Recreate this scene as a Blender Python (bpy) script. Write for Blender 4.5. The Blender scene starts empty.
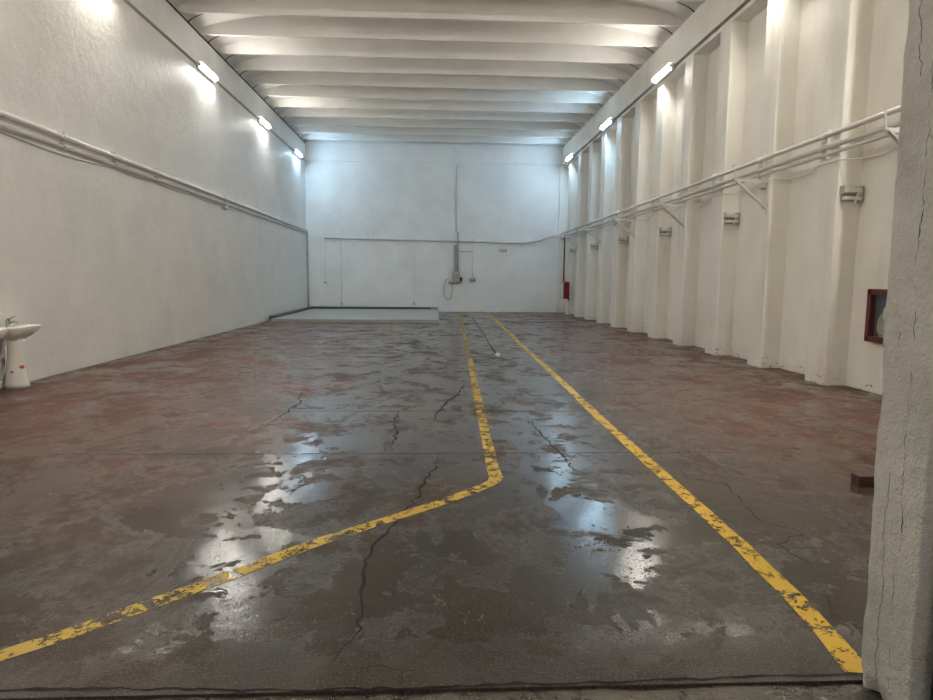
import bpy, bmesh, math, random
from mathutils import Vector, Matrix, noise

random.seed(7)
C = bpy.context.scene.collection
SC = bpy.context.scene
PI = math.pi

# ------------------------------------------------------------------ helpers
def obj(name, bm, mats, parent=None, smooth=False, loc=None):
    me = bpy.data.meshes.new(name)
    bmesh.ops.recalc_face_normals(bm, faces=bm.faces)
    bm.to_mesh(me); bm.free()
    if not isinstance(mats, (list, tuple)): mats = [mats]
    for m in mats: me.materials.append(m)
    if smooth:
        for p in me.polygons: p.use_smooth = True
    o = bpy.data.objects.new(name, me); C.objects.link(o)
    if loc is not None: o.location = loc
    if parent is not None:
        o.parent = parent
        if loc is None:
            o.matrix_parent_inverse = Matrix.Translation(-parent.location)
    return o

def tag(o, label=None, cat=None, group=None, kind=None):
    if label: o['label'] = label
    if cat: o['category'] = cat
    if group: o['group'] = group
    if kind: o['kind'] = kind
    return o

def thing(name, label, cat, loc=(0, 0, 0), group=None):
    o = bpy.data.objects.new(name, None); C.objects.link(o)
    o.empty_display_size = .1
    o.location = loc
    return tag(o, label, cat, group)

def struct(name, bm, mats, **k):
    return tag(obj(name, bm, mats, **k), kind='structure')

def add_box(bm, x0, x1, y0, y1, z0, z1, bev=0.0, mi=0):
    t = bmesh.new()
    vs = [t.verts.new((x, y, z)) for x in (x0, x1) for y in (y0, y1) for z in (z0, z1)]
    for f in ((0, 1, 3, 2), (4, 6, 7, 5), (0, 4, 5, 1), (2, 3, 7, 6), (0, 2, 6, 4), (1, 5, 7, 3)):
        t.faces.new([vs[i] for i in f])
    bmesh.ops.recalc_face_normals(t, faces=t.faces)
    if bev > 0:
        bmesh.ops.bevel(t, geom=list(t.edges), offset=bev, segments=2, profile=.6, affect='EDGES')
    m = {}
    for v in t.verts: m[v] = bm.verts.new(v.co)
    for f in t.faces:
        nf = bm.faces.new([m[v] for v in f.verts]); nf.material_index = mi
    t.free()

def box(*a, **k):
    bm = bmesh.new(); add_box(bm, *a, **k); return bm

def add_tube(bm, pts, r, n=10, mi=0, caps=True):
    pts = [Vector(p) for p in pts]
    rings = []
    up = None
    for i, p in enumerate(pts):
        a = pts[max(i - 1, 0)]; b = pts[min(i + 1, len(pts) - 1)]
        d = (b - a).normalized()
        if up is None:
            up = Vector((0, 0, 1)) if abs(d.z) < .9 else Vector((1, 0, 0))
        s = d.cross(up).normalized(); up = s.cross(d).normalized()
        rr = r[i] if isinstance(r, (list, tuple)) else r
        rings.append([bm.verts.new(p + rr * (math.cos(t * 2 * PI / n) * s + math.sin(t * 2 * PI / n) * up)) for t in range(n)])
    for A, B in zip(rings, rings[1:]):
        for t in range(n):
            f = bm.faces.new((A[t], A[(t + 1) % n], B[(t + 1) % n], B[t])); f.smooth = True; f.material_index = mi
    if caps:
        for R_ in (rings[0], rings[-1]):
            f = bm.faces.new(R_); f.material_index = mi

def tube(pts, r, n=10, **k):
    bm = bmesh.new(); add_tube(bm, pts, r, n, **k); return bm

def add_bar(bm, a, b, w, t, side=(0, 1, 0)):
    """flat bar from a to b: width w along side, thickness t across."""
    a, b = Vector(a), Vector(b); d = (b - a).normalized(); s = Vector(side).normalized()
    u = d.cross(s).normalized()
    vs = [bm.verts.new(p + s * (sw * w / 2) + u * (st * t / 2)) for p in (a, b) for sw in (-1, 1) for st in (-1, 1)]
    for f in ((0, 1, 3, 2), (4, 6, 7, 5), (0, 4, 5, 1), (2, 3, 7, 6), (0, 2, 6, 4), (1, 5, 7, 3)):
        bm.faces.new([vs[i] for i in f])

def add_ribbon(bm, pts, w, z, mi=0, jag=0.0, seed=0):
    """flat strip on the floor following pts (x, y), width w (number or list)."""
    P = [Vector((p[0], p[1])) for p in pts]
    rnd = random.Random(seed)
    prev = None
    for i, p in enumerate(P):
        a = P[max(i - 1, 0)]; b = P[min(i + 1, len(P) - 1)]
        d = (b - a).normalized(); n = Vector((-d.y, d.x))
        ww = (w[i] if isinstance(w, (list, tuple)) else w) / 2
        l = ww * (1 + jag * rnd.uniform(-1, 1)); r = ww * (1 + jag * rnd.uniform(-1, 1))
        cur = (bm.verts.new((p.x + n.x * l, p.y + n.y * l, z)), bm.verts.new((p.x - n.x * r, p.y - n.y * r, z)))
        if prev:
            f = bm.faces.new((prev[0], prev[1], cur[1], cur[0])); f.material_index = mi
        prev = cur

def wiggle(pts, step=.12, amp=.035, seed=0):
    out = []; rnd = random.Random(seed)
    for a, b in zip(pts, pts[1:]):
        L = math.hypot(b[0] - a[0], b[1] - a[1]); n = max(1, int(L / step))
        for k in range(n):
            t = k / n
            j = amp if (k or out) else 0
            out.append((a[0] + (b[0] - a[0]) * t + rnd.uniform(-j, j), a[1] + (b[1] - a[1]) * t + rnd.uniform(-j, j) * .6))
    out.append(pts[-1]); return out

# ------------------------------------------------------------------ materials
class NT:
    def __init__(s, name):
        s.m = bpy.data.materials.new(name); s.m.use_nodes = True
        s.t = s.m.node_tree; s.t.nodes.clear()
        s.out = s.n('ShaderNodeOutputMaterial'); s.b = s.n('ShaderNodeBsdfPrincipled')
        s.l(s.b.outputs[0], s.out.inputs[0])
        s.geo = s.n('ShaderNodeNewGeometry')
    def n(s, t, **k):
        o = s.t.nodes.new(t)
        for a, v in k.items(): setattr(o, a, v)
        return o
    def l(s, a, b): s.t.links.new(a, b)
    def put(s, v, sock):
        if isinstance(v, bpy.types.NodeSocket): s.l(v, sock)
        elif isinstance(v, (tuple, list)) and len(v) == 3 and sock.type == 'RGBA': sock.default_value = (*v, 1)
        else: sock.default_value = v
    def math(s, op, a, b=0.0, c=0.0, clamp=False):
        o = s.n('ShaderNodeMath', operation=op, use_clamp=clamp)
        s.put(a, o.inputs[0]); s.put(b, o.inputs[1]); s.put(c, o.inputs[2]); return o.outputs[0]
    def pos(s, scale=(1, 1, 1), off=(0, 0, 0)):
        o = s.n('ShaderNodeMapping'); s.l(s.geo.outputs['Position'], o.inputs[0])
        o.inputs['Scale'].default_value = scale; o.inputs['Location'].default_value = off
        return o.outputs[0]
    def noise(s, scale, detail=4, rough=.55, vec=None, dist=0.0):
        o = s.n('ShaderNodeTexNoise'); s.l(vec if vec is not None else s.geo.outputs['Position'], o.inputs['Vector'])
        o.inputs['Scale'].default_value = scale; o.inputs['Detail'].default_value = detail
        o.inputs['Roughness'].default_value = rough; o.inputs['Distortion'].default_value = dist
        return o.outputs['Fac']
    def ramp(s, v, lo, hi, a=0.0, b=1.0):
        o = s.n('ShaderNodeMapRange', interpolation_type='SMOOTHSTEP'); s.put(v, o.inputs['Value'])
        for k, x in (('From Min', lo), ('From Max', hi), ('To Min', a), ('To Max', b)): s.put(x, o.inputs[k])
        return o.outputs[0]
    def mix(s, f, a, b):
        o = s.n('ShaderNodeMix', data_type='RGBA'); s.put(f, o.inputs[0]); s.put(a, o.inputs[6]); s.put(b, o.inputs[7]); return o.outputs[2]
    def mixf(s, f, a, b):
        o = s.n('ShaderNodeMix', data_type='FLOAT'); s.put(f, o.inputs[0]); s.put(a, o.inputs[2]); s.put(b, o.inputs[3]); return o.outputs[0]
    def bump(s, h, dist, strength=1.0):
        o = s.n('ShaderNodeBump'); s.put(h, o.inputs['Height']); o.inputs['Distance'].default_value = dist
        o.inputs['Strength'].default_value = strength; return o.outputs[0]
    def xyz(s):
        o = s.n('ShaderNodeSeparateXYZ'); s.l(s.geo.outputs['Position'], o.inputs[0]); return o.outputs

def simple(name, col, rough=.5, metal=0.0, nscale=0, var=.15, bump=0.0, spec=.5):
    t = NT(name); b = t.b
    b.inputs['Roughness'].default_value = rough; b.inputs['Metallic'].default_value = metal
    b.inputs['Specular IOR Level'].default_value = spec
    if nscale:
        f = t.noise(nscale, 4, .6)
        t.put(t.mix(f, tuple(c * (1 - var) for c in col), tuple(min(1, c * (1 + var)) for c in col)), b.inputs['Base Color'])
        if bump: t.l(t.bump(f, bump), b.inputs['Normal'])
    else:
        t.put(col, b.inputs['Base Color'])
    return t.m

def plaster(name, col, big=.012, fine=.002, rough=.42, stain=(.50, .46, .36), stain_amt=.25, vertical=False, grime=0.0):
    t = NT(name); b = t.b
    n1 = t.noise(1.3, 3, .5); n2 = t.noise(5, 7, .7, dist=.15); n3 = t.noise(60, 3, .6)
    vec = t.pos((1.6, 1.6, .22)) if vertical else t.pos((.35, .35, .35))
    ns = t.noise(1.2, 4, .6, vec=vec)
    sm = t.math('MULTIPLY', t.ramp(ns, .52, .78), stain_amt)
    c = t.mix(t.ramp(n1, .3, .7), tuple(x * .96 for x in col), tuple(min(1, x * 1.04) for x in col))
    c = t.mix(sm, c, stain)
    # small chips and pits in the paint
    nv = t.noise(16, 4, .75); pit = t.math('MULTIPLY', t.ramp(nv, .74, .78), .45)
    c = t.mix(pit, c, (.22, .20, .17))
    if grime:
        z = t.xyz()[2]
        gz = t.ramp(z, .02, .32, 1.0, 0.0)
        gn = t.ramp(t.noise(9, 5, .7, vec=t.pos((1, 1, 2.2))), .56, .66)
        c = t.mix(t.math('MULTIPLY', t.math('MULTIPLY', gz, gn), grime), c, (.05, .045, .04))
    c = t.mix(t.ramp(n3, .48, .75, 0, .16), c, tuple(x * .62 for x in col))
    c = t.mix(t.ramp(n2, .52, .78, 0, .14), c, tuple(x * .7 for x in col))
    t.put(c, b.inputs['Base Color'])
    b.inputs['Roughness'].default_value = rough
    h = t.math('ADD', t.math('MULTIPLY', n2, big), t.math('MULTIPLY', n3, fine))
    t.l(t.bump(h, 1.0), b.inputs['Normal'])
    return t.m

M = {}
M['wall_l'] = plaster('white_trowelled_plaster', (.80, .785, .755), big=.017, fine=.003, rough=.47, stain=(.60, .56, .47))
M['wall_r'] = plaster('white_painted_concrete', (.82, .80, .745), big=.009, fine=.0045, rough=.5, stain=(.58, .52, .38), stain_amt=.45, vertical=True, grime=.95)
M['wall_b'] = plaster('white_painted_blockwork', (.80, .80, .79), big=.014, fine=.001, rough=.42, stain=(.58, .57, .53))
M['roof'] = plaster('whitewashed_roof_concrete', (.76, .735, .69), big=.003, fine=.0015, rough=.6, stain=(.48, .45, .40), stain_amt=.3)
M['white'] = simple('white_painted_steel', (.66, .645, .60), .35, nscale=12, var=.06)
M['pipe_white'] = simple('white_painted_pipe', (.62, .605, .57), .35, nscale=6, var=.08)
M['steel_dark'] = simple('weathered_dark_steel', (.40, .38, .34), .45, .1, nscale=20, var=.3)
M['grey_plastic'] = simple('grey_conduit_plastic', (.33, .345, .35), .4, nscale=8, var=.1)
M['box_beige'] = simple('beige_switch_box', (.46, .43, .38), .45, nscale=14, var=.15)
M['black'] = simple('black_rubber', (.02, .02, .02), .5)
M['cable_grey'] = simple('grey_cable_sheath', (.25, .25, .25), .5)
M['crack'] = simple('dirt_filled_crack', (.012, .010, .009), .7, spec=.15)
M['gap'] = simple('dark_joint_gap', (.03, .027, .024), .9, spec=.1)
M['ceramic'] = simple('white_glazed_ceramic', (.80, .79, .75), .1, nscale=3, var=.02)
M['chrome'] = simple('brushed_chrome', (.42, .41, .39), .18, 1.0)
M['hose'] = simple('pale_plastic_hose', (.66, .66, .68), .35)
M['sticker'] = simple('red_sticker', (.55, .02, .02), .4)
M['red'] = simple('red_enamel', (.20, .008, .010), .3, nscale=10, var=.15)
M['red_dark'] = simple('dull_red_frame', (.13, .018, .013), .35, nscale=12, var=.2)
M['hose_canvas'] = simple('off_white_canvas_hose', (.62, .58, .48), .7, nscale=40, var=.2)
M['cab_in'] = simple('grey_cabinet_interior', (.16, .18, .19), .5)
M['rust'] = simple('rusty_brown_plate', (.055, .025, .017), .45, nscale=18, var=.4, bump=.004)
M['slab'] = simple('pale_grey_green_screed', (.33, .35, .33), .3, nscale=1.6, var=.16)
M['slab_edge'] = simple('dark_grey_strip', (.07, .075, .075), .5, nscale=6, var=.3)
M['sheet_black'] = simple('plain_black_sheet', (.008, .008, .008), .5)

def glass_mat():
    t = NT('cabinet_glass'); t.b.inputs['Base Color'].default_value = (.9, .95, .95, 1)
    t.b.inputs['Roughness'].default_value = .05; t.b.inputs['Transmission Weight'].default_value = 1.0; t.b.inputs['IOR'].default_value = 1.2
    return t.m
M['glass'] = glass_mat()

def tube_mat(name, col, s):
    t = NT(name); t.put(col, t.b.inputs['Emission Color']); t.b.inputs['Emission Strength'].default_value = s
    t.put((.8, .8, .8), t.b.inputs['Base Color']); return t.m

def roof_pillar():
    t = NT('rough_grey_render'); b = t.b
    X, Y, Z = t.xyz()
    n1 = t.noise(3, 4, .6); n2 = t.noise(22, 6, .7); n3 = t.noise(90, 3, .6)
    c = t.mix(t.ramp(n1, .3, .7), (.46, .44, .39), (.60, .575, .515))
    pit = t.ramp(t.noise(26, 4, .7), .66, .72); c = t.mix(t.math('MULTIPLY', pit, .6), c, (.10, .095, .085))
    # long settlement crack wandering up the reveal, with a paler patched strip on the room side
    zz = t.n('ShaderNodeCombineXYZ'); t.l(Z, zz.inputs[2])
    wob = t.noise(2.2, 6, .65, vec=zz.outputs[0])
    cy = t.math('ADD', 2.035, t.math('MULTIPLY', t.math('SUBTRACT', wob, .5), .16))
    dcr = t.math('ABSOLUTE', t.math('SUBTRACT', Y, cy))
    wid = t.ramp(t.noise(5, 4, .7, vec=zz.outputs[0]), .40, .66, -.0004, .0030)
    cr = t.math('LESS_THAN', dcr, wid)
    cy2 = t.math('ADD', 2.10, t.math('MULTIPLY', t.math('SUBTRACT', t.noise(3.5, 6, .7, vec=zz.outputs[0]), .5), .16))
    d2 = t.math('ABSOLUTE', t.math('SUBTRACT', Y, cy2))
    cr2 = t.math('MULTIPLY', t.math('LESS_THAN', d2, .0016), t.math('GREATER_THAN', t.noise(1.3, 2, .5), .52))
    crm = t.math('MAXIMUM', cr, cr2)
    c = t.mix(crm, c, (.03, .027, .024))
    t.put(c, b.inputs['Base Color']); b.inputs['Roughness'].default_value = .85
    h = t.math('SUBTRACT', t.math('ADD', t.math('MULTIPLY', n2, .024), t.math('MULTIPLY', n3, .007)), t.math('MULTIPLY', crm, .01))
    t.l(t.bump(h, 1.0), b.inputs['Normal'])
    return t.m
M['pillar'] = roof_pillar()

def floor_mat(name='worn_red_floor_paint_wet', outdoor=False):
    t = NT(name); b = t.b
    X, Y, Z = t.xyz()
    big = t.noise(.45, 4, .55); med = t.noise(1.7, 6, .65, dist=.5); fine = t.noise(14, 6, .7); grit = t.noise(90, 3, .7)
    red = t.mix(t.ramp(med, .3, .7), (.088, .035, .021), (.155, .070, .046))
    grey = t.mix(t.ramp(med, .35, .65), (.036, .025, .017), (.078, .055, .039))
    # the traffic lane along the middle has lost its red paint
    ax = t.math('ABSOLUTE', t.math('SUBTRACT', X, .45))
    lane = t.ramp(t.math('ADD', ax, t.math('MULTIPLY', t.math('SUBTRACT', big, .5), 3.2)), 1.0, 2.7, 1.0, .0)
    c = t.mix(t.math('MULTIPLY', lane, .9), red, grey)
    patch = t.ramp(t.noise(1.5, 9, .72, vec=t.pos((1, 1, 1), (13, 4, 0)), dist=.4), .55, .62)
    c = t.mix(t.math('MULTIPLY', patch, .40), c, (.10, .042, .026))
    pale = t.ramp(t.noise(.8, 6, .7, vec=t.pos((1, 1, 1), (3, 31, 0)), dist=.4), .58, .70)
    c = t.mix(t.math('MULTIPLY', pale, .16), c, (.17, .135, .11))
    doorway_dark = t.ramp(t.math('ADD', Y, t.math('MULTIPLY', med, 3.0)), 4.0, 8.5, .72, .0)      # floor colour gets darker towards the doorway
    c = t.mix(doorway_dark, c, (.016, .012, .009))
    c = t.mix(t.ramp(fine, .35, .70, .0, .5), c, (.03, .024, .02))
    c = t.mix(t.ramp(grit, .50, .75, .0, .5), c, (.24, .205, .175))
    # water: two sizes of puddle with sharp rims
    wn = t.noise(1.25, 11, .72, vec=t.pos((1, .75, 1), (7.3, 2.1, 0)), dist=.35)
    lanew = t.ramp(ax, .5, 4.5, .05, -.02)
    wn2 = t.math('ADD', wn, lanew)
    isl = t.ramp(t.noise(3.2, 8, .7, vec=t.pos((1, .8, 1), (4, 17, 0)), dist=.3), .545, .575, 1.0, 0.0)   # dry islands in the puddles
    wet = t.math('MULTIPLY', t.ramp(wn2, .50, .53), isl)
    damp = t.math('MULTIPLY', t.ramp(wn2, .40, .53), t.mixf(isl, .3, 1.0))
    dry = t.ramp(t.math('ADD', Y, t.math('MULTIPLY', med, .9)), 2.75, 3.15)      # the strip along the doorway is only damp
    wet = t.math('MULTIPLY', wet, dry); damp = t.math('MULTIPLY', damp, t.mixf(dry, .35, 1.0))
    c = t.mix(t.math('MULTIPLY', damp, .30), c, t.mix(.55, c, (.0, .0, .0)))
    # hairline cracks
    vo = t.n('ShaderNodeTexVoronoi', feature='DISTANCE_TO_EDGE')
    dv = t.n('ShaderNodeVectorMath', operation='ADD'); t.l(t.geo.outputs['Position'], dv.inputs[0])
    nz = t.n('ShaderNodeTexNoise'); t.l(t.geo.outputs['Position'], nz.inputs['Vector']); nz.inputs['Scale'].default_value = 2.5; nz.inputs['Detail'].default_value = 5
    sc = t.n('ShaderNodeVectorMath', operation='SCALE'); t.l(nz.outputs['Color'], sc.inputs[0]); sc.inputs['Scale'].default_value = .55
    t.l(sc.outputs[0], dv.inputs[1]); t.l(dv.outputs[0], vo.inputs['Vector']); vo.inputs['Scale'].default_value = .9
    ck = t.math('MULTIPLY', t.math('LESS_THAN', vo.outputs['Distance'], .0035), t.ramp(t.noise(.7, 3, .5, vec=t.pos((1, 1, 1), (5, 9, 0))), .5, .58))
    c = t.mix(t.math('MULTIPLY', ck, .85), c, (.010, .008, .007))
    # pale crumbs of plaster and lime
    crumb = t.math('MULTIPLY', t.math('GREATER_THAN', t.noise(55, 2, .5), .80), t.math('GREATER_THAN', med, .5))
    c = t.mix(t.math('MULTIPLY', crumb, .8), c, (.55, .52, .46))
    t.put(c, b.inputs['Base Color'])
    rr = t.mixf(damp, t.mixf(fine, .42, .70), t.mixf(fine, .24, .40))
    rough = t.mixf(wet, rr, t.mixf(fine, .08, .24))
    t.put(rough, b.inputs['Roughness'])
    t.put(t.mixf(damp, .22, .48), b.inputs['Specular IOR Level'])
    sl = t.math('MULTIPLY', t.noise(1.6, 3, .5, vec=t.pos((1, 1, 1), (2, 2, 0))), .016)
    hdry = t.math('ADD', t.math('MULTIPLY', med, .012), t.math('ADD', t.math('MULTIPLY', fine, .006), t.math('MULTIPLY', grit, .0022)))
    h = t.mixf(wet, hdry, t.math('ADD', .009, t.math('ADD', t.math('MULTIPLY', med, .004), t.math('MULTIPLY', fine, .0022))))
    h = t.math('ADD', h, sl)
    h = t.math('SUBTRACT', h, t.math('MULTIPLY', ck, .004))
    t.l(t.bump(h, 1.0, .55), b.inputs['Normal'])
    return t.m
M['floor'] = floor_mat()

def apron_mat():
    t = NT('dark_wet_apron_concrete'); b = t.b
    n = t.noise(5, 6, .7); f = t.noise(40, 4, .7)
    t.put(t.mix(t.ramp(n, .3, .7), (.030, .026, .020), (.13, .112, .085)), b.inputs['Base Color'])
    t.put(t.ramp(n, .35, .65, .15, .6), b.inputs['Roughness'])
    t.l(t.bump(t.math('ADD', t.math('MULTIPLY', n, .03), t.math('MULTIPLY', f, .006)), 1.0), b.inputs['Normal'])
    return t.m
M['apron'] = apron_mat()

def yellow_mat(name, lo, hi, col, farwear):
    t = NT(name); b = t.b
    X, Y, Z = t.xyz()
    n = t.noise(10, 8, .75, dist=.3); n2 = t.noise(1.1, 3, .5); f = t.noise(60, 4, .7)
    wear = t.math('ADD', t.math('MULTIPLY', n, .72), t.math('MULTIPLY', n2, .28))
    wear = t.math('ADD', wear, t.math('MULTIPLY', t.math('SUBTRACT', f, .5), .26))
    wear = t.math('ADD', wear, t.ramp(Y, 5.0, 9.0, 0, farwear))
    a = t.ramp(wear, lo, hi, 1.0, .0)
    t.put(t.mix(t.ramp(n2, .3, .7), tuple(x * .8 for x in col), col), b.inputs['Base Color'])
    t.put(t.mixf(f, .3, .55), b.inputs['Roughness'])
    b.inputs['Specular IOR Level'].default_value = .3
    t.put(a, b.inputs['Alpha'])
    t.l(t.bump(t.math('MULTIPLY', n, .006), 1.0), b.inputs['Normal'])
    return t.m
M['yellow_r'] = yellow_mat('chipped_yellow_paint', .525, .55, (.64, .39, .016), .0)
M['yellow_l'] = yellow_mat('badly_worn_yellow_paint', .505, .54, (.54, .365, .05), .02)

# ------------------------------------------------------------------ setting
XL, XB, XP, D = -5.75, 5.95, 5.62, 28.95
ZG, ZC, YF = 6.5, 7.3, 2.2
P0, PD, PW = 8.93, 1.834, .50          # pilasters: first near edge, pitch, width

# floor, with its open cracks and joints cut in as dark strips
bm = bmesh.new()
add_box(bm, XL - .25, XB + .25, YF, D + .25, -.25, 0)
cracks = [
    ([(.05, 5.42), (.01, 5.30), (-.01, 4.96), (-.08, 4.70), (-.12, 4.32), (-.22, 3.86), (-.26, 3.73), (-.36, 3.54), (-.36, 3.36), (-.38, 3.12), (-.35, 2.78), (-.34, 2.61), (-.39, 2.46), (-.42, 2.22)], .019),
    ([(-.42, 7.22), (-.44, 6.70), (-.39, 6.25), (-.40, 5.74), (-.39, 5.42)], .026),
    ([(.41, 9.12), (.30, 8.3), (.13, 7.69), (.01, 7.10), (-.06, 6.46)], .03),
    ([(1.0, 6.95), (1.0, 6.32), (1.03, 5.91), (1.06, 5.41), (1.1, 4.88), (1.2, 4.63), (1.32, 4.45)], .018),
    ([(-1.78, 8.69), (-1.72, 7.96), (-1.64, 7.70), (-1.67, 7.06), (-1.71, 6.48), (-1.85, 5.9)], .024),
    ([(2.12, 4.27), (2.05, 4.02), (2.04, 3.81), (2.2, 3.6), (1.97, 3.43), (1.99, 3.0)], .007),
    ([(-.36, 3.54), (-.50, 3.62), (-.62, 3.60)], .007),
    ([(-.95, 3.05), (-.75, 2.98), (-.60, 3.08), (-.5, 3.12)], .006),
    ([(-.30, 2.33), (-.2, 2.35), (-.08, 2.31)], .010),
    ([(2.0, 4.95), (1.9, 4.7), (2.15, 4.5), (2.1, 4.2)], .008),
    ([(1.9, 2.9), (1.8, 2.7), (1.85, 2.5)], .005),
]
for k, (pts, w) in enumerate(cracks):
    pp = wiggle(pts, .055, .022, k)
    nW = len(pp); ws = [max(.002, w * (.72 if k == 0 else .62) * min(1, 3.5 * min(i + .4, nW - i - .6) / nW)) for i in range(nW)]
    add_ribbon(bm, pp, ws, .0012, 1, .75, k)
for k, (x0, x1, y, w) in enumerate([(-3.2, 2.6, 5.40, .008), (-2.0, 2.4, 7.16, .009), (-5.6, 5.6, 13.35, .016), (-5.6, 5.6, 19.6, .02)]):
    add_ribbon(bm, wiggle([(x0, y), (x1, y - .02)], .2, .006, 40 + k), w, .001, 1, .5, k)
# broken edge of the slab at the doorway
add_ribbon(bm, wiggle([(-2.2, 2.245), (-1.2, 2.245), (-.55, 2.21), (.2, 2.215), (1.0, 2.225), (1.62, 2.235)], .05, .012, 77), .012, .0012, 1, .8, 5)
floor = struct('floor', bm, [M['floor'], M['crack']])

# apron outside the doorway, a touch lower
bm = bmesh.new()
n, m_ = 90, 40
for j in range(m_ + 1):
    for i in range(n + 1):
        x = -3 + 6.5 * i / n; y = -1.5 + (YF + 1.5) * j / m_
        z = -.014 + .008 * noise.noise((x * 6, y * 6, 0)) + .004 * noise.noise((x * 25, y * 25, 3))
        bm.verts.new((x, y, z))
bm.verts.ensure_lookup_table()
for j in range(m_):
    for i in range(n):
        a = j * (n + 1) + i; f = bm.faces.new([bm.verts[k] for k in (a, a + 1, a + n + 2, a + n + 1)]); f.smooth = True
struct('ground', bm, M['apron'])

# left wall: trowelled wall, recessed joint, edge beam on top
bm = bmesh.new()
add_box(bm, XL - .25, XL, YF, D, 0, ZG)
add_box(bm, XL - .25, XL - .10, YF, D, ZG, 8.6)
wl = struct('wall_left', bm, M['wall_l'])
struct('trim_1', box(XL - .10, XL + .03, YF, D, ZG + .055, ZC - .03), M['wall_l'])

# right wall: recess plane + head band, every pilaster a part
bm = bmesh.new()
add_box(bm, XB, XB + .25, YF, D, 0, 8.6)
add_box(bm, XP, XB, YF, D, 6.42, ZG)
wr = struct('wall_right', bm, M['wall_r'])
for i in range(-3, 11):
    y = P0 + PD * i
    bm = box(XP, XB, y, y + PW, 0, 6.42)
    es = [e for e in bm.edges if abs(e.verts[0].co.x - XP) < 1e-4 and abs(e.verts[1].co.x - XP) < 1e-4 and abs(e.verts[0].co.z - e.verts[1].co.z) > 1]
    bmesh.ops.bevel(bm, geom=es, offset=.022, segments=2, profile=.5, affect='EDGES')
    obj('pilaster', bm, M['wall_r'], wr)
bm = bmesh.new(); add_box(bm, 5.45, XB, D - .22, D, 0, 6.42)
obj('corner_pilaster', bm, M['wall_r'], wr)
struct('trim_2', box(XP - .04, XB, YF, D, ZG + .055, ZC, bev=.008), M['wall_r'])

# back wall
bm = bmesh.new()
add_box(bm, XL - .25, XB + .25, D, D + .25, 0, ZG)
add_box(bm, XL - .25, XB + .25, D + .03, D + .25, ZG, 8.6)
struct('wall_back', bm, M['wall_b'])
bm = bmesh.new()
add_box(bm, XL, XP, D - .03, D + .03, ZG + .045, ZC + .05)
struct('trim_3', bm, M['wall_b'])
# filled-in doorway outline and low plinth on the back wall
bm = bmesh.new()
for a in ((4.50, 4.54, 0, 1.9), (4.36, 4.54, 1.88, 1.92)):
    add_box(bm, a[0], a[1], D - .05, D, a[2], a[3])
struct('trim_4', bm, M['wall_b'])

# front wall around the doorway the picture is taken through
bm = bmesh.new()
add_box(bm, XL - .25, -2.3, 1.9, YF, 0, 8.6)
add_box(bm, 2.1, XB + .25, 1.9, YF, 0, 8.6)
add_box(bm, -2.3, 2.1, 1.9, YF, 4.2, 8.6)
struct('wall_front', bm, M['wall_l'])
# right jamb: rough rendered pillar with a chipped foot
bm = bmesh.new()
nz, ny = 260, 24
X0 = 1.590
grid = []
path = [(2.1 - .5 * t / 8, YF, 'b') for t in range(8)] + [(X0, YF - .268 * t / ny, 's') for t in range(ny + 1)] + [(X0 + .5 * t / 8, 1.932, 'f') for t in range(1, 9)]
for k in range(nz + 1):
    z = 4.2 * (k / nz) ** 1.3
    row = []
    for (x, y, s) in path:
        n1 = noise.noise((x * 4, y * 4, z * 3)) * .006 + noise.noise((x * 14, y * 14, z * 14)) * .004
        dx = n1; dy = noise.noise((x * 5 + 9, y * 5, z * 5)) * .004
        corner = max(0, 1 - math.hypot(x - X0, y - YF) / .05)
        dx += corner * (.012 + .012 * noise.noise((1, 2, z * 4))); dy -= corner * .012
        c2 = max(0, 1 - math.hypot(x - X0, y - 1.932) / .05)
        dx += c2 * .014 * max(0, .3 + noise.noise((4, 2, z * 7)))
        if z < .07: 
            e = (1 - z / .07); dx += e * max(0, noise.noise((x * 9, y * 22, 5)) + .25) * .05 if s == 's' else 0
        row.append(bm.verts.new((x + dx - .012 * z, y + dy, z)))
    grid.append(row)
for A, B in zip(grid, grid[1:]):
    for t in range(len(path) - 1):
        bm.faces.new((A[t], A[t + 1], B[t + 1], B[t])).smooth = True
struct('pillar', bm, M['pillar'])

# black sheet added outside to keep the strip beyond the jamb dark
struct('dark_sheet', box(1.625, 2.9, 1.82, 1.89, .01, 4.1), M['sheet_black'])

# ceiling: ribbed concrete vault, cell by cell
RISE = .72
def ell(x):
    u = min(1, abs(x + .06) / 5.72); return math.sqrt(max(0, 1 - u * u))
xs = sorted(set([XL - .02] + [-.06 + 5.72 * math.sin(a * PI / 2) for a in [i / 26 for i in range(-26, 27)]] + [XB + .02]))
ribs = [15.2 + 1.305 * k for k in range(-10, 11)]
bm = bmesh.new()
def zs(x, t): return ZC - .012 + ell(x) * (RISE - .10 + .10 * (1 - (2 * t - 1) ** 2))
edges_y = [ribs[0] - 1.305] + ribs + [ribs[-1] + 1.305]
for a, b in zip(edges_y, edges_y[1:]):
    rows = []
    for q in range(9):
        t = q / 8; y = a + (b - a) * t
        rows.append([bm.verts.new((x, y, zs(x, t))) for x in xs])
    for A, B in zip(rows, rows[1:]):
        for i in range(len(xs) - 1):
            f = bm.faces.new((A[i], B[i], B[i + 1], A[i + 1])); f.smooth = True
    # open joint between neighbouring roof units, gaping at its two ends
    for sgn in (-1, 1):
        prev = None
        for i in range(14):
            s = i / 13; x = -.06 + sgn * 5.70 * math.sin(PI / 2 * (1 - .62 * s))
            w = .028 * (1 - s) ** 1.6 + .004; yc = a + (b - a) * .5
            cur = [bm.verts.new((x, yc + k * w, zs(x, .5) - .006)) for k in (-1, 1)]
            if prev:
                f = bm.faces.new((prev[0], prev[1], cur[1], cur[0])); f.material_index = 1
            prev = cur
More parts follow.
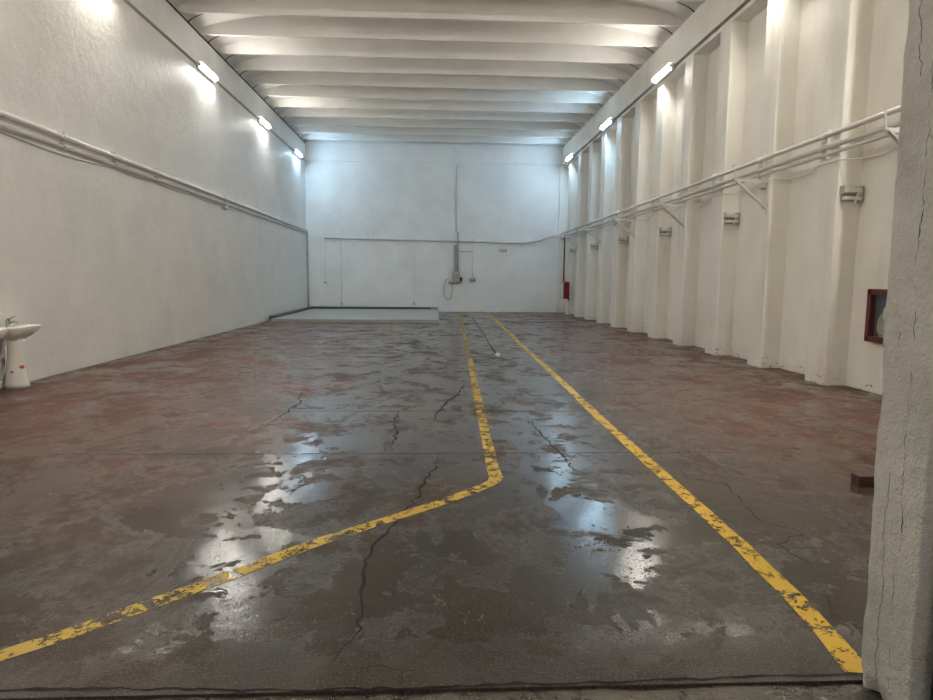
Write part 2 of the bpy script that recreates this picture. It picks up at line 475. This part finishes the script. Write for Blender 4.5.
# roof slab above, so that the hall is closed
add_box(bm, XL - .3, XB + .3, 1.9, D + .3, 8.35, 8.6)
ceil = struct('ceiling', bm, [M['roof'], M['gap']])
for y in ribs:
    bm = bmesh.new()
    w0, w1 = .035, .085
    prev = None
    for x in xs:
        zt = zs(x, 0) + .03
        cur = [bm.verts.new(c) for c in ((x, y - w0, ZC), (x, y + w0, ZC), (x, y + w1, zt), (x, y - w1, zt))]
        if prev:
            for k in range(4):
                bm.faces.new((prev[k], prev[(k + 1) % 4], cur[(k + 1) % 4], cur[k]))
        prev = cur
    obj('ceiling_rib', bm, M['roof'], ceil)
# ragged shadow gap between roof units and the left edge beam
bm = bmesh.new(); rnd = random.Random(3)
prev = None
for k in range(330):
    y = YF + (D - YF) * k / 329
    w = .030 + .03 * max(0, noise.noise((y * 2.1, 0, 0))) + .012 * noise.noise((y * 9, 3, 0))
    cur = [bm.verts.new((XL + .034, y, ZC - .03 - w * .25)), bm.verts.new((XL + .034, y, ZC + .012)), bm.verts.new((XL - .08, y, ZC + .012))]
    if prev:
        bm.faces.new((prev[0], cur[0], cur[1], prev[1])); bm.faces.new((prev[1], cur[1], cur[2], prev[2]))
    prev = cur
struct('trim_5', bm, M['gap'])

# ------------------------------------------------------------------ painted lines on the floor
def smooth_path(pts, step=.25):
    out = []
    for a, b in zip(pts, pts[1:]):
        L = math.hypot(b[0] - a[0], b[1] - a[1]); n = max(1, int(L / step))
        out += [(a[0] + (b[0] - a[0]) * k / n, a[1] + (b[1] - a[1]) * k / n) for k in range(n)]
    return out + [pts[-1]]
bm = bmesh.new()
add_ribbon(bm, smooth_path([(2.24, 28.9), (2.10, 21), (1.94, 14.68), (1.85, 9.4), (1.78, 6.78), (1.76, 5.31), (1.75, 4.22), (1.74, 3.43), (1.705, 2.85), (1.675, 2.51), (1.635, 2.24)]), .105, .0026, 0, .12, 1)
tag(obj('painted_line', bm, M['yellow_r']), 'straight yellow line painted on the wet floor, ending at the grey doorway pillar', 'floor line')
bm = bmesh.new()
add_ribbon(bm, smooth_path([(1.08, 28.9), (.96, 24), (.78, 18.65), (.62, 11.74), (.52, 7.82), (.47, 5.84), (.455, 4.92), (.455, 4.70), (.43, 4.60), (.28, 4.42), (.03, 4.16), (-.34, 3.83), (-.66, 3.55), (-1.0, 3.17), (-1.28, 2.89), (-1.56, 2.59), (-1.72, 2.46), (-1.95, 2.24)]), .10, .0026, 0, .14, 2)
tag(obj('painted_line', bm, M['yellow_l']), 'badly worn yellow floor line that bends sharply towards the lower left corner', 'floor line')
bm = bmesh.new()
add_ribbon(bm, smooth_path([(-1.36, 20.0), (-1.30, 17), (-1.27, 15.3)]), .085, .0026, 0, .2, 3)
tag(obj('painted_line', bm, yellow_mat('faded_yellow_paint', .47, .52, (.50, .37, .10), 0)), 'faded scrap of yellow line on the floor in front of the grey plinth', 'floor line')

# ------------------------------------------------------------------ wall lights
cool, neutral, warm = (.50, .76, 1.0), (1.0, .98, .93), (1.0, .945, .83)
ES = 60
for nm, c in (('cool', cool), ('neutral', neutral), ('warm', warm)): M['tube_' + nm] = tube_mat('glowing_tube_' + nm, c, ES)
M['tube_near'] = tube_mat('glowing_tube_near', warm, 190)  # unseen pair nearest the doorway, boosted as ambient fill
def batten(side, y, tone, label):
    x0 = XL if side < 0 else XP - .04
    s = -side                                     # towards the room
    t = thing('tube_light', label, 'wall light', (x0, y, ZG + .03), 'fluorescent lights along the two long walls')
    L = .57
    hx = sorted((x0 - s * .02, x0 + s * .125))
    obj('added_shield', box(hx[0], hx[1], y - L - .03, y + L + .03, ZG + .080, ZG + .092, bev=.004), M['white'], t)  # lip added over the tube to hold its light off the ceiling
    bx = sorted((x0 - s * .02, x0 + s * .06))
    obj('housing', box(bx[0], bx[1], y - L - .03, y + L + .03, ZG - .06, ZG + .085, bev=.012), M['white'], t)  # body deepened to shade the wall from the tube
    bm = bmesh.new()
    for dz in (.03,):
        add_tube(bm, [(x0 + s * .095, y - L, ZG + dz), (x0 + s * .095, y + L, ZG + dz)], .030, 12)
    obj('tube', bm, M['tube_' + tone], t)
    for e in (-1, 1):
        bm = bmesh.new()
        ex = sorted((x0 + s * .05, x0 + s * .125)); ey = sorted((y + e * L, y + e * (L + .03)))
        add_box(bm, ex[0], ex[1], ey[0], ey[1], ZG - .012, ZG + .072)
        obj('end_cap', bm, M['white'], t)
    return t
batten(-1, 27.25, 'cool', 'glowing tube light on the left wall, the one in the back corner')
batten(-1, 22.05, 'neutral', 'glowing tube light on the left wall, second from the back wall')
batten(-1, 16.8, 'neutral', 'glowing tube light on the left wall, third from the back wall')
batten(-1, 11.5, 'warm', 'tube light on the left wall above view, fourth from the back wall')
batten(-1, 6.2, 'near', 'tube light on the left wall out of view, fifth from the back wall')
batten(1, 27.1, 'cool', 'glowing tube light over the right pilasters, the one in the back corner')
batten(1, 21.3, 'cool', 'glowing tube light over the right pilasters, second from the back wall')
batten(1, 16.1, 'neutral', 'glowing tube light over the right pilasters, third from the back wall')
batten(1, 10.9, 'warm', 'tube light on the right wall above view, fourth from the back wall')
batten(1, 5.7, 'near', 'tube light on the right wall out of view, fifth from the back wall')

# ------------------------------------------------------------------ left wall services
def conduit(pts, r, mat, name, label, cat='pipe', n=12, clips=None, group=None):
    t = thing(name, label, cat, pts[0], group)
    obj('pipe_run', tube(pts, r, n), mat, t)
    for c in clips or []:
        x, y, z, w = c
        bm = bmesh.new()
        add_tube(bm, [(x, y - w / 2, z), (x, y + w / 2, z)], r * 1.28, n)
        add_box(bm, x - r * 1.6, x + r * .6, y - w / 2, y + w / 2, z + r * .9, z + r * 2.2)
        obj('clip', bm, mat, t)
    return t
LX = XL + .062
conduit([(LX, YF + .1, 3.60), (LX, 8.9, 3.585), (LX, 16, 3.575), (LX, 22, 3.56), (LX, 28.80, 3.52)], .042, M['pipe_white'], 'wall_pipe',
        'thick white pipe along the left wall, the upper of the pair', clips=[(LX, y, z, .05) for y, z in ((10.3, 3.583), (11.9, 3.581), (13.6, 3.579), (17.85, 3.571))])
conduit([(LX, YF + .1, 3.43), (LX, 8.9, 3.435), (LX, 16, 3.445), (LX, 22, 3.43), (LX, 28.84, 3.40)], .034, M['pipe_white'], 'wall_pipe',
        'white pipe along the left wall, the lower of the pair', clips=[(LX, y, z, .05) for y, z in ((10.3, 3.436), (11.9, 3.439), (13.6, 3.441), (17.85, 3.44))])
# sagging cable clipped under the lower pipe
pts = []
kn = [(YF + .1, 3.385), (6.0, 3.37), (8.9, 3.372), (11.9, 3.40), (13.6, 3.395), (15.6, 3.40), (17.7, 3.40)]
for (ya, za), (yb, zb) in zip(kn, kn[1:]):
    for k in range(8):
        t_ = k / 8; pts.append((XL + .03, ya + (yb - ya) * t_, za + (zb - za) * t_ - .06 * math.sin(PI * t_) * ((yb - ya) / 3)))
pts.append((XL + .03, kn[-1][0], kn[-1][1]))
tag(obj('cable', tube(pts, .011, 6), M['pipe_white']), 'thin white cable sagging below the two pipes on the left wall', 'cable')
t = thing('junction_box', 'small white junction box under the pipes on the left wall', 'junction box', (XL, 17.85, 3.38))
obj('body', box(XL - .005, XL + .10, 17.72, 17.98, 3.30, 3.40, bev=.01), M['pipe_white'], t)
obj('lid', box(XL + .10, XL + .115, 17.74, 17.96, 3.31, 3.39, bev=.004), M['white'], t)
t = thing('wall_pipe', 'thin white vertical pipe down the back left corner', 'pipe', (XL + .05, D - .08, .1))
obj('pipe_run', tube([(XL + .06, D - .06, .02), (XL + .06, D - .06, 3.36)], .028), M['pipe_white'], t)
obj('elbow', tube([(XL + .06, D - .06, 3.36), (XL + .06, D - .07, 3.42), (XL + .06, D - .12, 3.44)], .036), M['pipe_white'], t)

# ------------------------------------------------------------------ back wall services
BY = D - .045
pts = [(-4.95, BY, 3.23), (-1, BY, 3.175), (2.0, BY, 3.13), (3.2, BY, 3.10), (4.0, BY - .02, 3.11), (4.6, BY - .05, 3.20), (4.95, BY - .16, 3.36), (5.35, BY - .22, 3.42), (5.52, BY - .3, 3.44)]
conduit(pts, .038, M['pipe_white'], 'wall_pipe', 'long white pipe running level across the back wall', clips=[(x, BY, z, .06) for x, z in ((-3, 3.203), (-1, 3.175), (1.6, 3.137))])
conduit([(.86, D - .02, 3.60), (.86, D - .02, 6.44)], .022, M['pipe_white'], 'wall_conduit', 'thin white conduit rising up the middle of the back wall above the grey trunking', 'conduit')
t = thing('switch_station', 'beige switch box under grey trunking in the middle of the back wall', 'switch box', (.88, D, 1.3))
obj('trunking', box(.76, .88, D - .10, D - .005, 1.80, 2.98, bev=.01), M['grey_plastic'], t)
obj('riser_pipe', tube([(.94, D - .10, 1.80), (.94, D - .10, 3.56)], .038), M['grey_plastic'], t)
b_ = obj('box_body', box(.70, 1.04, D - .17, D - .005, 1.36, 1.80, bev=.012), M['box_beige'], t)
bm = bmesh.new()
for k in range(3): add_box(bm, .735 + .10 * k, .805 + .10 * k, D - .19, D - .168, 1.50, 1.70, bev=.006)
obj('breaker', bm, M['grey_plastic'], b_)
obj('socket', box(1.03, 1.14, D - .13, D - .005, 1.37, 1.55, bev=.01), M['black'], t)
obj('base_ledge', box(.52, 1.12, D - .14, D - .005, 1.29, 1.36, bev=.008), M['grey_plastic'], t)
pts = [(.44 - .25 * math.sin(a) , D - .06, 1.30 - .36 * (1 - math.cos(a)) / 1.0 + .0) for a in [0, .35, .8, 1.3, 1.8, 2.3, 2.8, PI]]
pts = [(.52 + .19 * math.cos(a), D - .05, 1.00 + .46 * math.sin(a)) for a in [PI * .42 + i * 2 * PI / 28 for i in range(28)]]
obj('cable_loop', tube(pts, .014, 6), M['cable_grey'], t)
obj('side_arm', box(1.00, 1.62, D - .05, D - .02, 2.68, 2.71), M['grey_plastic'], t)

def socket(x, z, w, h, ztop, label, mat='grey_plastic', name='wall_socket', cat='socket'):
    t = thing(name, label, cat, (x, D, z))
    obj('socket_box', box(x - w / 2, x + w / 2, D - .07, D - .002, z - h / 2, z + h / 2, bev=.008), M[mat], t)
    obj('faceplate', box(x - w * .36, x + w * .36, D - .078, D - .068, z - h * .34, z + h * .34, bev=.003), M['box_beige'], t)
    obj('drop_conduit', tube([(x, D - .02, z + h / 2), (x, D - .02, ztop)], .009, 8), M['pipe_white'], t)
    return t
socket(1.61, 1.44, .24, .13, 3.10, 'grey socket on a thin drop conduit right of the beige switch box', 'black')
t = socket(2.97, 2.76, .34, .12, 3.09, 'small grey fitting hanging just below the level pipe on the back wall', 'grey_plastic', 'wall_fitting', 'wall fitting')
socket(-4.95, 1.27, .12, .12, 3.2, 'tiny socket high on the back wall near the left end of the level pipe', 'pipe_white')
socket(-4.23, .34, .13, .14, 3.19, 'tiny socket low on the back wall above the left part of the grey plinth', 'pipe_white')
socket(-1.01, .36, .13, .14, 2.55, 'tiny socket low on the back wall above the right part of the grey plinth', 'pipe_white')

# raised grey plinth in the back left corner
t = thing('plinth', 'low grey concrete plinth on the floor in the back left corner', 'plinth', (-2.8, 25, 0))
obj('slab', box(-5.52, .09, 21.6, D - .005, -.01, .105, bev=.015), M['slab'], t)
bm = bmesh.new()
add_box(bm, XL + .002, -5.50, 22.3, D - .005, 0, .17)
add_box(bm, -5.60, -.25, D - .10, D - .004, .09, .20)
obj('dark_strip', bm, M['slab_edge'], t)  # dark grey strip along the left and back walls
obj('corner_block', box(-.25, .06, D - .2, D - .004, .10, .22, bev=.02), M['slab'], t)

# ------------------------------------------------------------------ right wall services
ordn = ['first', 'second', 'third', 'fourth', 'fifth', 'sixth', 'seventh', 'eighth', 'ninth', 'tenth', 'eleventh']
PX = XP - .10
YE = 28.55
for z, r, lab, dx in ((3.555, .036, 'white pipe along the right wall, the top one of three', 0), (3.385, .036, 'white pipe along the right wall, the middle one of three', 0), (3.295, .028, 'white pipe along the right wall, the bottom one of three', .02)):
    conduit([(PX + dx, YF + .1, z + .02), (PX + dx, 9.2, z), (PX + dx, 18, z - .03), (PX + dx, YE, z - .06)], r, M['pipe_white'], 'wall_pipe', lab)
def zp(z, y): return z - (0 if y < 9.2 else .03 * (y - 9.2) / 8.8 if y < 18 else .03 + .03 * (y - 18) / 10.5)
for i in range(-1, 11):
    yc = P0 + PD * i + PW * .52
    where = (ordn[i] + ' pilaster from the grey doorway pillar') if i >= 0 else 'pilaster hidden behind the grey doorway pillar'
    t = thing('pipe_clamp', 'upright clamp holding the three pipes to the ' + where, 'pipe clamp', (XP, yc, zp(3.2, yc)), 'pipe clamps on the right pilasters')
    z0 = zp(3.24, yc); z1 = zp(3.66, yc)
    obj('rail', box(XP - .05, XP + .002, yc - .025, yc + .025, z0, z1), M['white'], t)
    for zz, r, dx in ((3.555, .036, 0), (3.385, .036, 0), (3.295, .028, .02)):
        z = zp(zz, yc); bm = bmesh.new()
        add_tube(bm, [(PX + dx, yc - .03, z), (PX + dx, yc + .03, z)], r * 1.3, 12)
        add_box(bm, PX + dx - .012, XP - .04, yc - .012, yc + .012, z + r * .8, z + r * 2.0)
        obj('clamp_ring', bm, M['white'], t)
    if i % 2:                                   # triangular bracket
        yb = P0 + PD * i + .10
        t = thing('wall_bracket', 'white triangular steel bracket sticking out of the ' + where, 'bracket', (XP, yb, 2.7), 'triangular brackets on the right wall')
        xt = 5.03
        bm = bmesh.new()
        add_bar(bm, (XP, yb, 3.20), (xt, yb, 3.215), .045, .012); add_bar(bm, (XP, yb - .02, 3.175), (xt, yb - .02, 3.195), .006, .05)
        obj('arm', bm, M['white'], t)
        bm = bmesh.new(); add_bar(bm, (XP, yb, 2.70), (xt, yb, 3.20), .05, .014)
        add_bar(bm, (XP, yb - .022, 2.715), (xt + .02, yb - .022, 3.20), .006, .04); obj('brace', bm, M['white'], t)
        bm = bmesh.new(); add_bar(bm, (xt + .005, yb, 3.19), (xt - .02, yb, 3.45), .022, .012); obj('spike', bm, M['white'], t)
        obj('wall_plate', box(XP - .012, XP + .002, yb - .03, yb + .03, 2.62, 3.26), M['white'], t)
    if i >= 0 and i % 2 == 0:                   # sawn-off steel stub in the side of the pilaster
        ys = P0 + PD * i
        t = thing('steel_stub', 'short cut-off steel stub on the side of the ' + where, 'steel stub', (5.78, ys, 2.7), 'steel stubs on the right pilasters')
        obj('upper_rail', box(5.66, 5.91, ys - .11, ys + .004, 2.735, 2.80, bev=.006), M['white'], t)
        obj('lower_rail', box(5.67, 5.91, ys - .11, ys + .004, 2.635, 2.68, bev=.006), M['white'], t)
        obj('web', box(5.665, 5.91, ys - .03, ys + .003, 2.62, 2.78), M['steel_dark'], t)
        obj('end_plate', box(5.648, 5.662, ys - .10, ys + .003, 2.72, 2.83), M['steel_dark'], t)
        bm = bmesh.new(); add_bar(bm, (5.80, ys - .118, 2.57), (5.87, ys - .118, 2.80), .012, .022); obj('strap', bm, M['white'], t)
        obj('bolt_plate', box(5.875, 5.935, ys - .10, ys + .003, 2.60, 2.83, bev=.01), M['steel_dark'], t)
# thin cable draped from pilaster to pilaster under the pipes
pts = []
for i in range(-3, 11):
    y = P0 + PD * i
    for k in range(4): pts.append((XP - .008, y + PW * k / 4, 3.19))
    for k in range(8):
        s = k / 8; pts.append((XP - .008 + .12 * math.sin(PI * s), y + PW + (PD - PW) * s, 3.19 - .055 * math.sin(PI * s)))
tag(obj('cable', tube([p for p in pts if YF + .1 < p[1] < 28.4], .0085, 6), M['pipe_white']), 'thin white cable draped from pilaster to pilaster below the three pipes', 'cable')
t = thing('junction_box', 'small junction box under the pipe clamp on the second pilaster from the doorway pillar', 'junction box', (XP, 11.0, 3.1))
obj('body', box(XP - .07, XP + .002, 10.90, 11.08, 3.08, 3.18, bev=.008), M['white'], t)
obj('drop_conduit', tube([(XP - .02, 10.99, 2.74), (XP - .02, 10.99, 3.09)], .014, 8), M['white'], t)

# fire hose box with its red pipe, on the last pilaster
HY = 26.98
t = thing('fire_hose_box', 'red fire hose box fixed to the last pilaster in the back right corner', 'fire hose box', (XP, HY + .3, .65))
obj('case', box(5.385, XP, HY, HY + .62, .67, 1.39, bev=.015), M['red'], t)
d_ = obj('door', box(5.362, 5.387, HY + .03, HY + .59, .70, 1.36, bev=.004), M['red'], t)
obj('glass_panel', box(5.354, 5.364, HY + .045, HY + .575, .72, 1.34), M['ceramic'], d_)
obj('valve', tube([(5.60, HY + .05, .60), (5.60, HY + .05, .69)], .035), M['red'], t)
tag(obj('fire_pipe', tube([(5.43, HY + .34, 1.385), (5.43, HY + .34, 3.38)], .034, 12), M['red_dark']), 'dark red vertical pipe feeding the fire hose box', 'pipe')

# nearer fire hose cabinet set on the wall beside the doorway pillar
t = thing('fire_hose_cabinet', 'red framed glass fire hose cabinet half hidden by the grey doorway pillar', 'fire hose cabinet', (XB, 8.2, .68))
y0, y1, z0, z1 = 7.85, 8.47, .695, 1.405
bm = bmesh.new()
add_box(bm, XB - .02, XB + .002, y0, y1, z0, z1)
obj('back_panel', bm, M['cab_in'], t)
bm = bmesh.new(); xf = XB - .10
for a in ((y0, y0 + .075, z0, z1), (y1 - .075, y1, z0, z1), (y0, y1, z0, z0 + .075), (y0, y1, z1 - .075, z1)):
    add_box(bm, xf, XB - .015, a[0], a[1], a[2], a[3], bev=.004)
obj('frame', bm, M['red_dark'], t)
obj('glass_panel', box(xf + .02, xf + .024, y0 + .07, y1 - .07, z0 + .07, z1 - .07), M['glass'], t)
bm = bmesh.new()
for k in range(3):
    r0 = .20 - .05 * k
    add_tube(bm, [(XB - .048, 8.06 + r0 * math.cos(a), .92 + r0 * math.sin(a)) for a in [i * 2 * PI / 28 for i in range(29)]], .026, 8, caps=False)
add_tube(bm, [(XB - .07, 8.06, .92), (XB - .022, 8.06, .92)], .06, 16)
obj('hose_coil', bm, M['hose_canvas'], t)
obj('latch', box(xf - .015, xf + .005, y0 + .20, y0 + .26, 1.0, 1.16, bev=.004), M['white'], t)

# brown block on the floor by the pillar
tag(obj('wooden_block', box(3.11, 3.30, 4.43, 4.53, 0, .078, bev=.006), M['rust']), 'small dark brown block lying on the floor beside the grey doorway pillar', 'block')

# cable with a plug lying on the floor
t = thing('floor_cable', 'thin dark cable lying between the two yellow lines far down the hall', 'cable', (1.25, 15, 0))
obj('lead', tube([(1.38, 24.6, .008), (1.33, 21, .008), (1.29, 17.65, .008), (1.22, 14.44, .008), (1.2, 12.45, .008)], .011, 6), M['black'], t)
obj('plug', box(1.16, 1.24, 12.28, 12.46, .0, .05, bev=.012), M['hose'], t)

# ------------------------------------------------------------------ sinks
def loft(rings, closed_bottom=True):
    bm = bmesh.new(); R_ = []
    for ring in rings: R_.append([bm.verts.new(p) for p in ring])
    n = len(R_[0])
    for A, B in zip(R_, R_[1:]):
        for i in range(n):
            f = bm.faces.new((A[i], A[(i + 1) % n], B[(i + 1) % n], B[i])); f.smooth = True
    bm.faces.new(R_[0]); bm.faces.new(R_[-1]); return bm
def basin_ring(cx, a, b, z, back, tilt=0.0, n=40):
    out = []
    for k in range(n):
        th = 2 * PI * k / n
        x = cx + a * math.copysign(abs(math.cos(th)) ** .8, math.cos(th)); y = b * math.copysign(abs(math.sin(th)) ** .75, math.sin(th))
        x = max(x, back); out.append((x, y, z + tilt * (x - back)))
    return out
def lips(size):
    """two-lobed lip shaped sticker outline in its own plane (u, v)."""
    up, lo = [], []
    for k in range(17):
        u = -1 + 2 * k / 16; e = (1 - u * u)
        up.append((u * size, size * (.62 * e ** .8 - .16 * math.exp(-(u / .22) ** 2)))); lo.append((u * size, -size * .68 * e ** .7))
    return up, lo
def sink(y, label, stickers):
    t = thing('sink', label, 'sink', (XL, y, 0), 'white sinks against the left wall')
    R0 = [(.19, .20, .30, .815, .04), (.19, .207, .31, .80, .04), (.185, .195, .295, .765, .03), (.178, .178, .268, .73, .02), (.16, .145, .22, .69, .01), (.135, .11, .15, .65, 0), (.13, .105, .125, .63, 0)]
    outer = [basin_ring(c, a, b, z, .002, tl) for c, a, b, z, tl in R0][::-1]
    inner = [basin_ring(.205, .165, .265, .815, .05, .04), basin_ring(.205, .15, .24, .77, .06, .02), basin_ring(.20, .105, .165, .71, .08), basin_ring(.19, .05, .07, .695, .11)]
    bm = loft(outer + inner)
    obj('basin', bm, M['ceramic'], t, loc=(0, 0, 0))
    def pr(z):
        k = z / .66
        a = .110 + .035 * (1 - k) ** 3 + .006 * k ** 3; b = .118 + .035 * (1 - k) ** 3 + .015 * k ** 3
        return a, b
    rings = []
    for k in range(15):
        z = .645 * k / 14; a, b = pr(z)
        rings.append([(max(.003, .135 + a * math.cos(2 * PI * i / 32)), b * math.sin(2 * PI * i / 32), z) for i in range(32)])
    ped = obj('pedestal', loft(rings), M['ceramic'], t, loc=(0, 0, 0))
    for (deg, z, size) in stickers:
        bm = bmesh.new(); up, lo = lips(size); a, b = pr(z)
        def onp(u, v, off=.0016):
            th = math.radians(deg) + u / .115
            aa, bb = pr(z + v)
            return (.135 + (aa + off) * math.cos(th), (bb + off) * math.sin(th), z + v)
        U = [bm.verts.new(onp(*p)) for p in up]; L_ = [bm.verts.new(onp(*p)) for p in lo]
        # open mouth: leave a slit between the two lips
        mu = [bm.verts.new(onp(p[0], size * .05 * (1 - (p[0] / size) ** 2))) for p in up]
        ml = [bm.verts.new(onp(p[0], -size * .07 * (1 - (p[0] / size) ** 2))) for p in up]
        for i in range(16):
            bm.faces.new((U[i], U[i + 1], mu[i + 1], mu[i])); bm.faces.new((ml[i], ml[i + 1], L_[i + 1], L_[i]))
        o = obj('sticker', bm, M['sticker'], ped, loc=(0, 0, 0)); o['label'] = 'red lip shaped sticker'
    bm = bmesh.new()
    add_tube(bm, [(.065, 0, .80), (.065, 0, .85), (.065, 0, .90)], [.03, .024, .027], 14)
    add_tube(bm, [(.07, 0, .86), (.14, 0, .875), (.18, 0, .87), (.185, 0, .845)], [.017, .015, .014, .013], 10)
    fa = obj('faucet', bm, M['chrome'], t, loc=(0, 0, 0))
    obj('lever', tube([(.065, 0, .905), (.105, -.01, .918), (.155, -.02, .945), (.18, -.02, .948)], [.019, .011, .008, .007], 8), M['chrome'], fa, loc=(0, 0, 0))
    obj('drain_pipe', tube([(.10, -.16, .62), (.10, -.17, .50), (.095, -.18, .44), (.06, -.19, .40), (.04, -.19, .44), (.022, -.19, .46)], .02, 10), M['hose'], t, loc=(0, 0, 0))
    obj('supply_hose', tube([(.14, -.19, .66), (.145, -.20, .5), (.14, -.21, .34), (.11, -.21, .22), (.05, -.20, .12), (.012, -.19, .10)], .009, 8), M['hose'], t, loc=(0, 0, 0))
    return t
sink(8.76, 'white pedestal sink with a lever tap and red stickers, against the left wall', [(-24, .28, .036), (-80, .22, .022)])
sink(8.10, 'white pedestal sink cut off by the left edge of the picture', [(-20, .30, .026)])

# ------------------------------------------------------------------ world, camera, view
w = bpy.data.worlds.new('ambient_fill'); SC.world = w; w.use_nodes = True
w.node_tree.nodes['Background'].inputs[0].default_value = (1.0, .95, .88, 1)
w.node_tree.nodes['Background'].inputs[1].default_value = .16  # even warm fill added to brighten the pillar and apron

cam = bpy.data.cameras.new('camera'); co = bpy.data.objects.new('camera', cam); C.objects.link(co)
cam.sensor_width = 36; cam.sensor_fit = 'HORIZONTAL'; cam.lens = 36 * 640 / 933; cam.clip_end = 100; cam.clip_start = .05
fw = Vector((0.04704733, 0.99269041, -0.11114086)); rt = Vector((0.99888729, -0.04639009, 0.00849361)); up = Vector((-0.00327569, 0.11141679, 0.99376837))
co.matrix_world = Matrix(((rt.x, up.x, -fw.x, 0), (rt.y, up.y, -fw.y, 0), (rt.z, up.z, -fw.z, 1.5), (0, 0, 0, 1)))
SC.camera = co
SC.view_settings.view_transform = 'Standard'; SC.view_settings.look = 'None'
SC.view_settings.gamma = 1.0; SC.view_settings.use_curve_mapping = False
SC.view_settings.exposure = 2.0
SC.cycles.max_bounces = 10; SC.cycles.diffuse_bounces = 6
SC.cycles.use_denoising = True
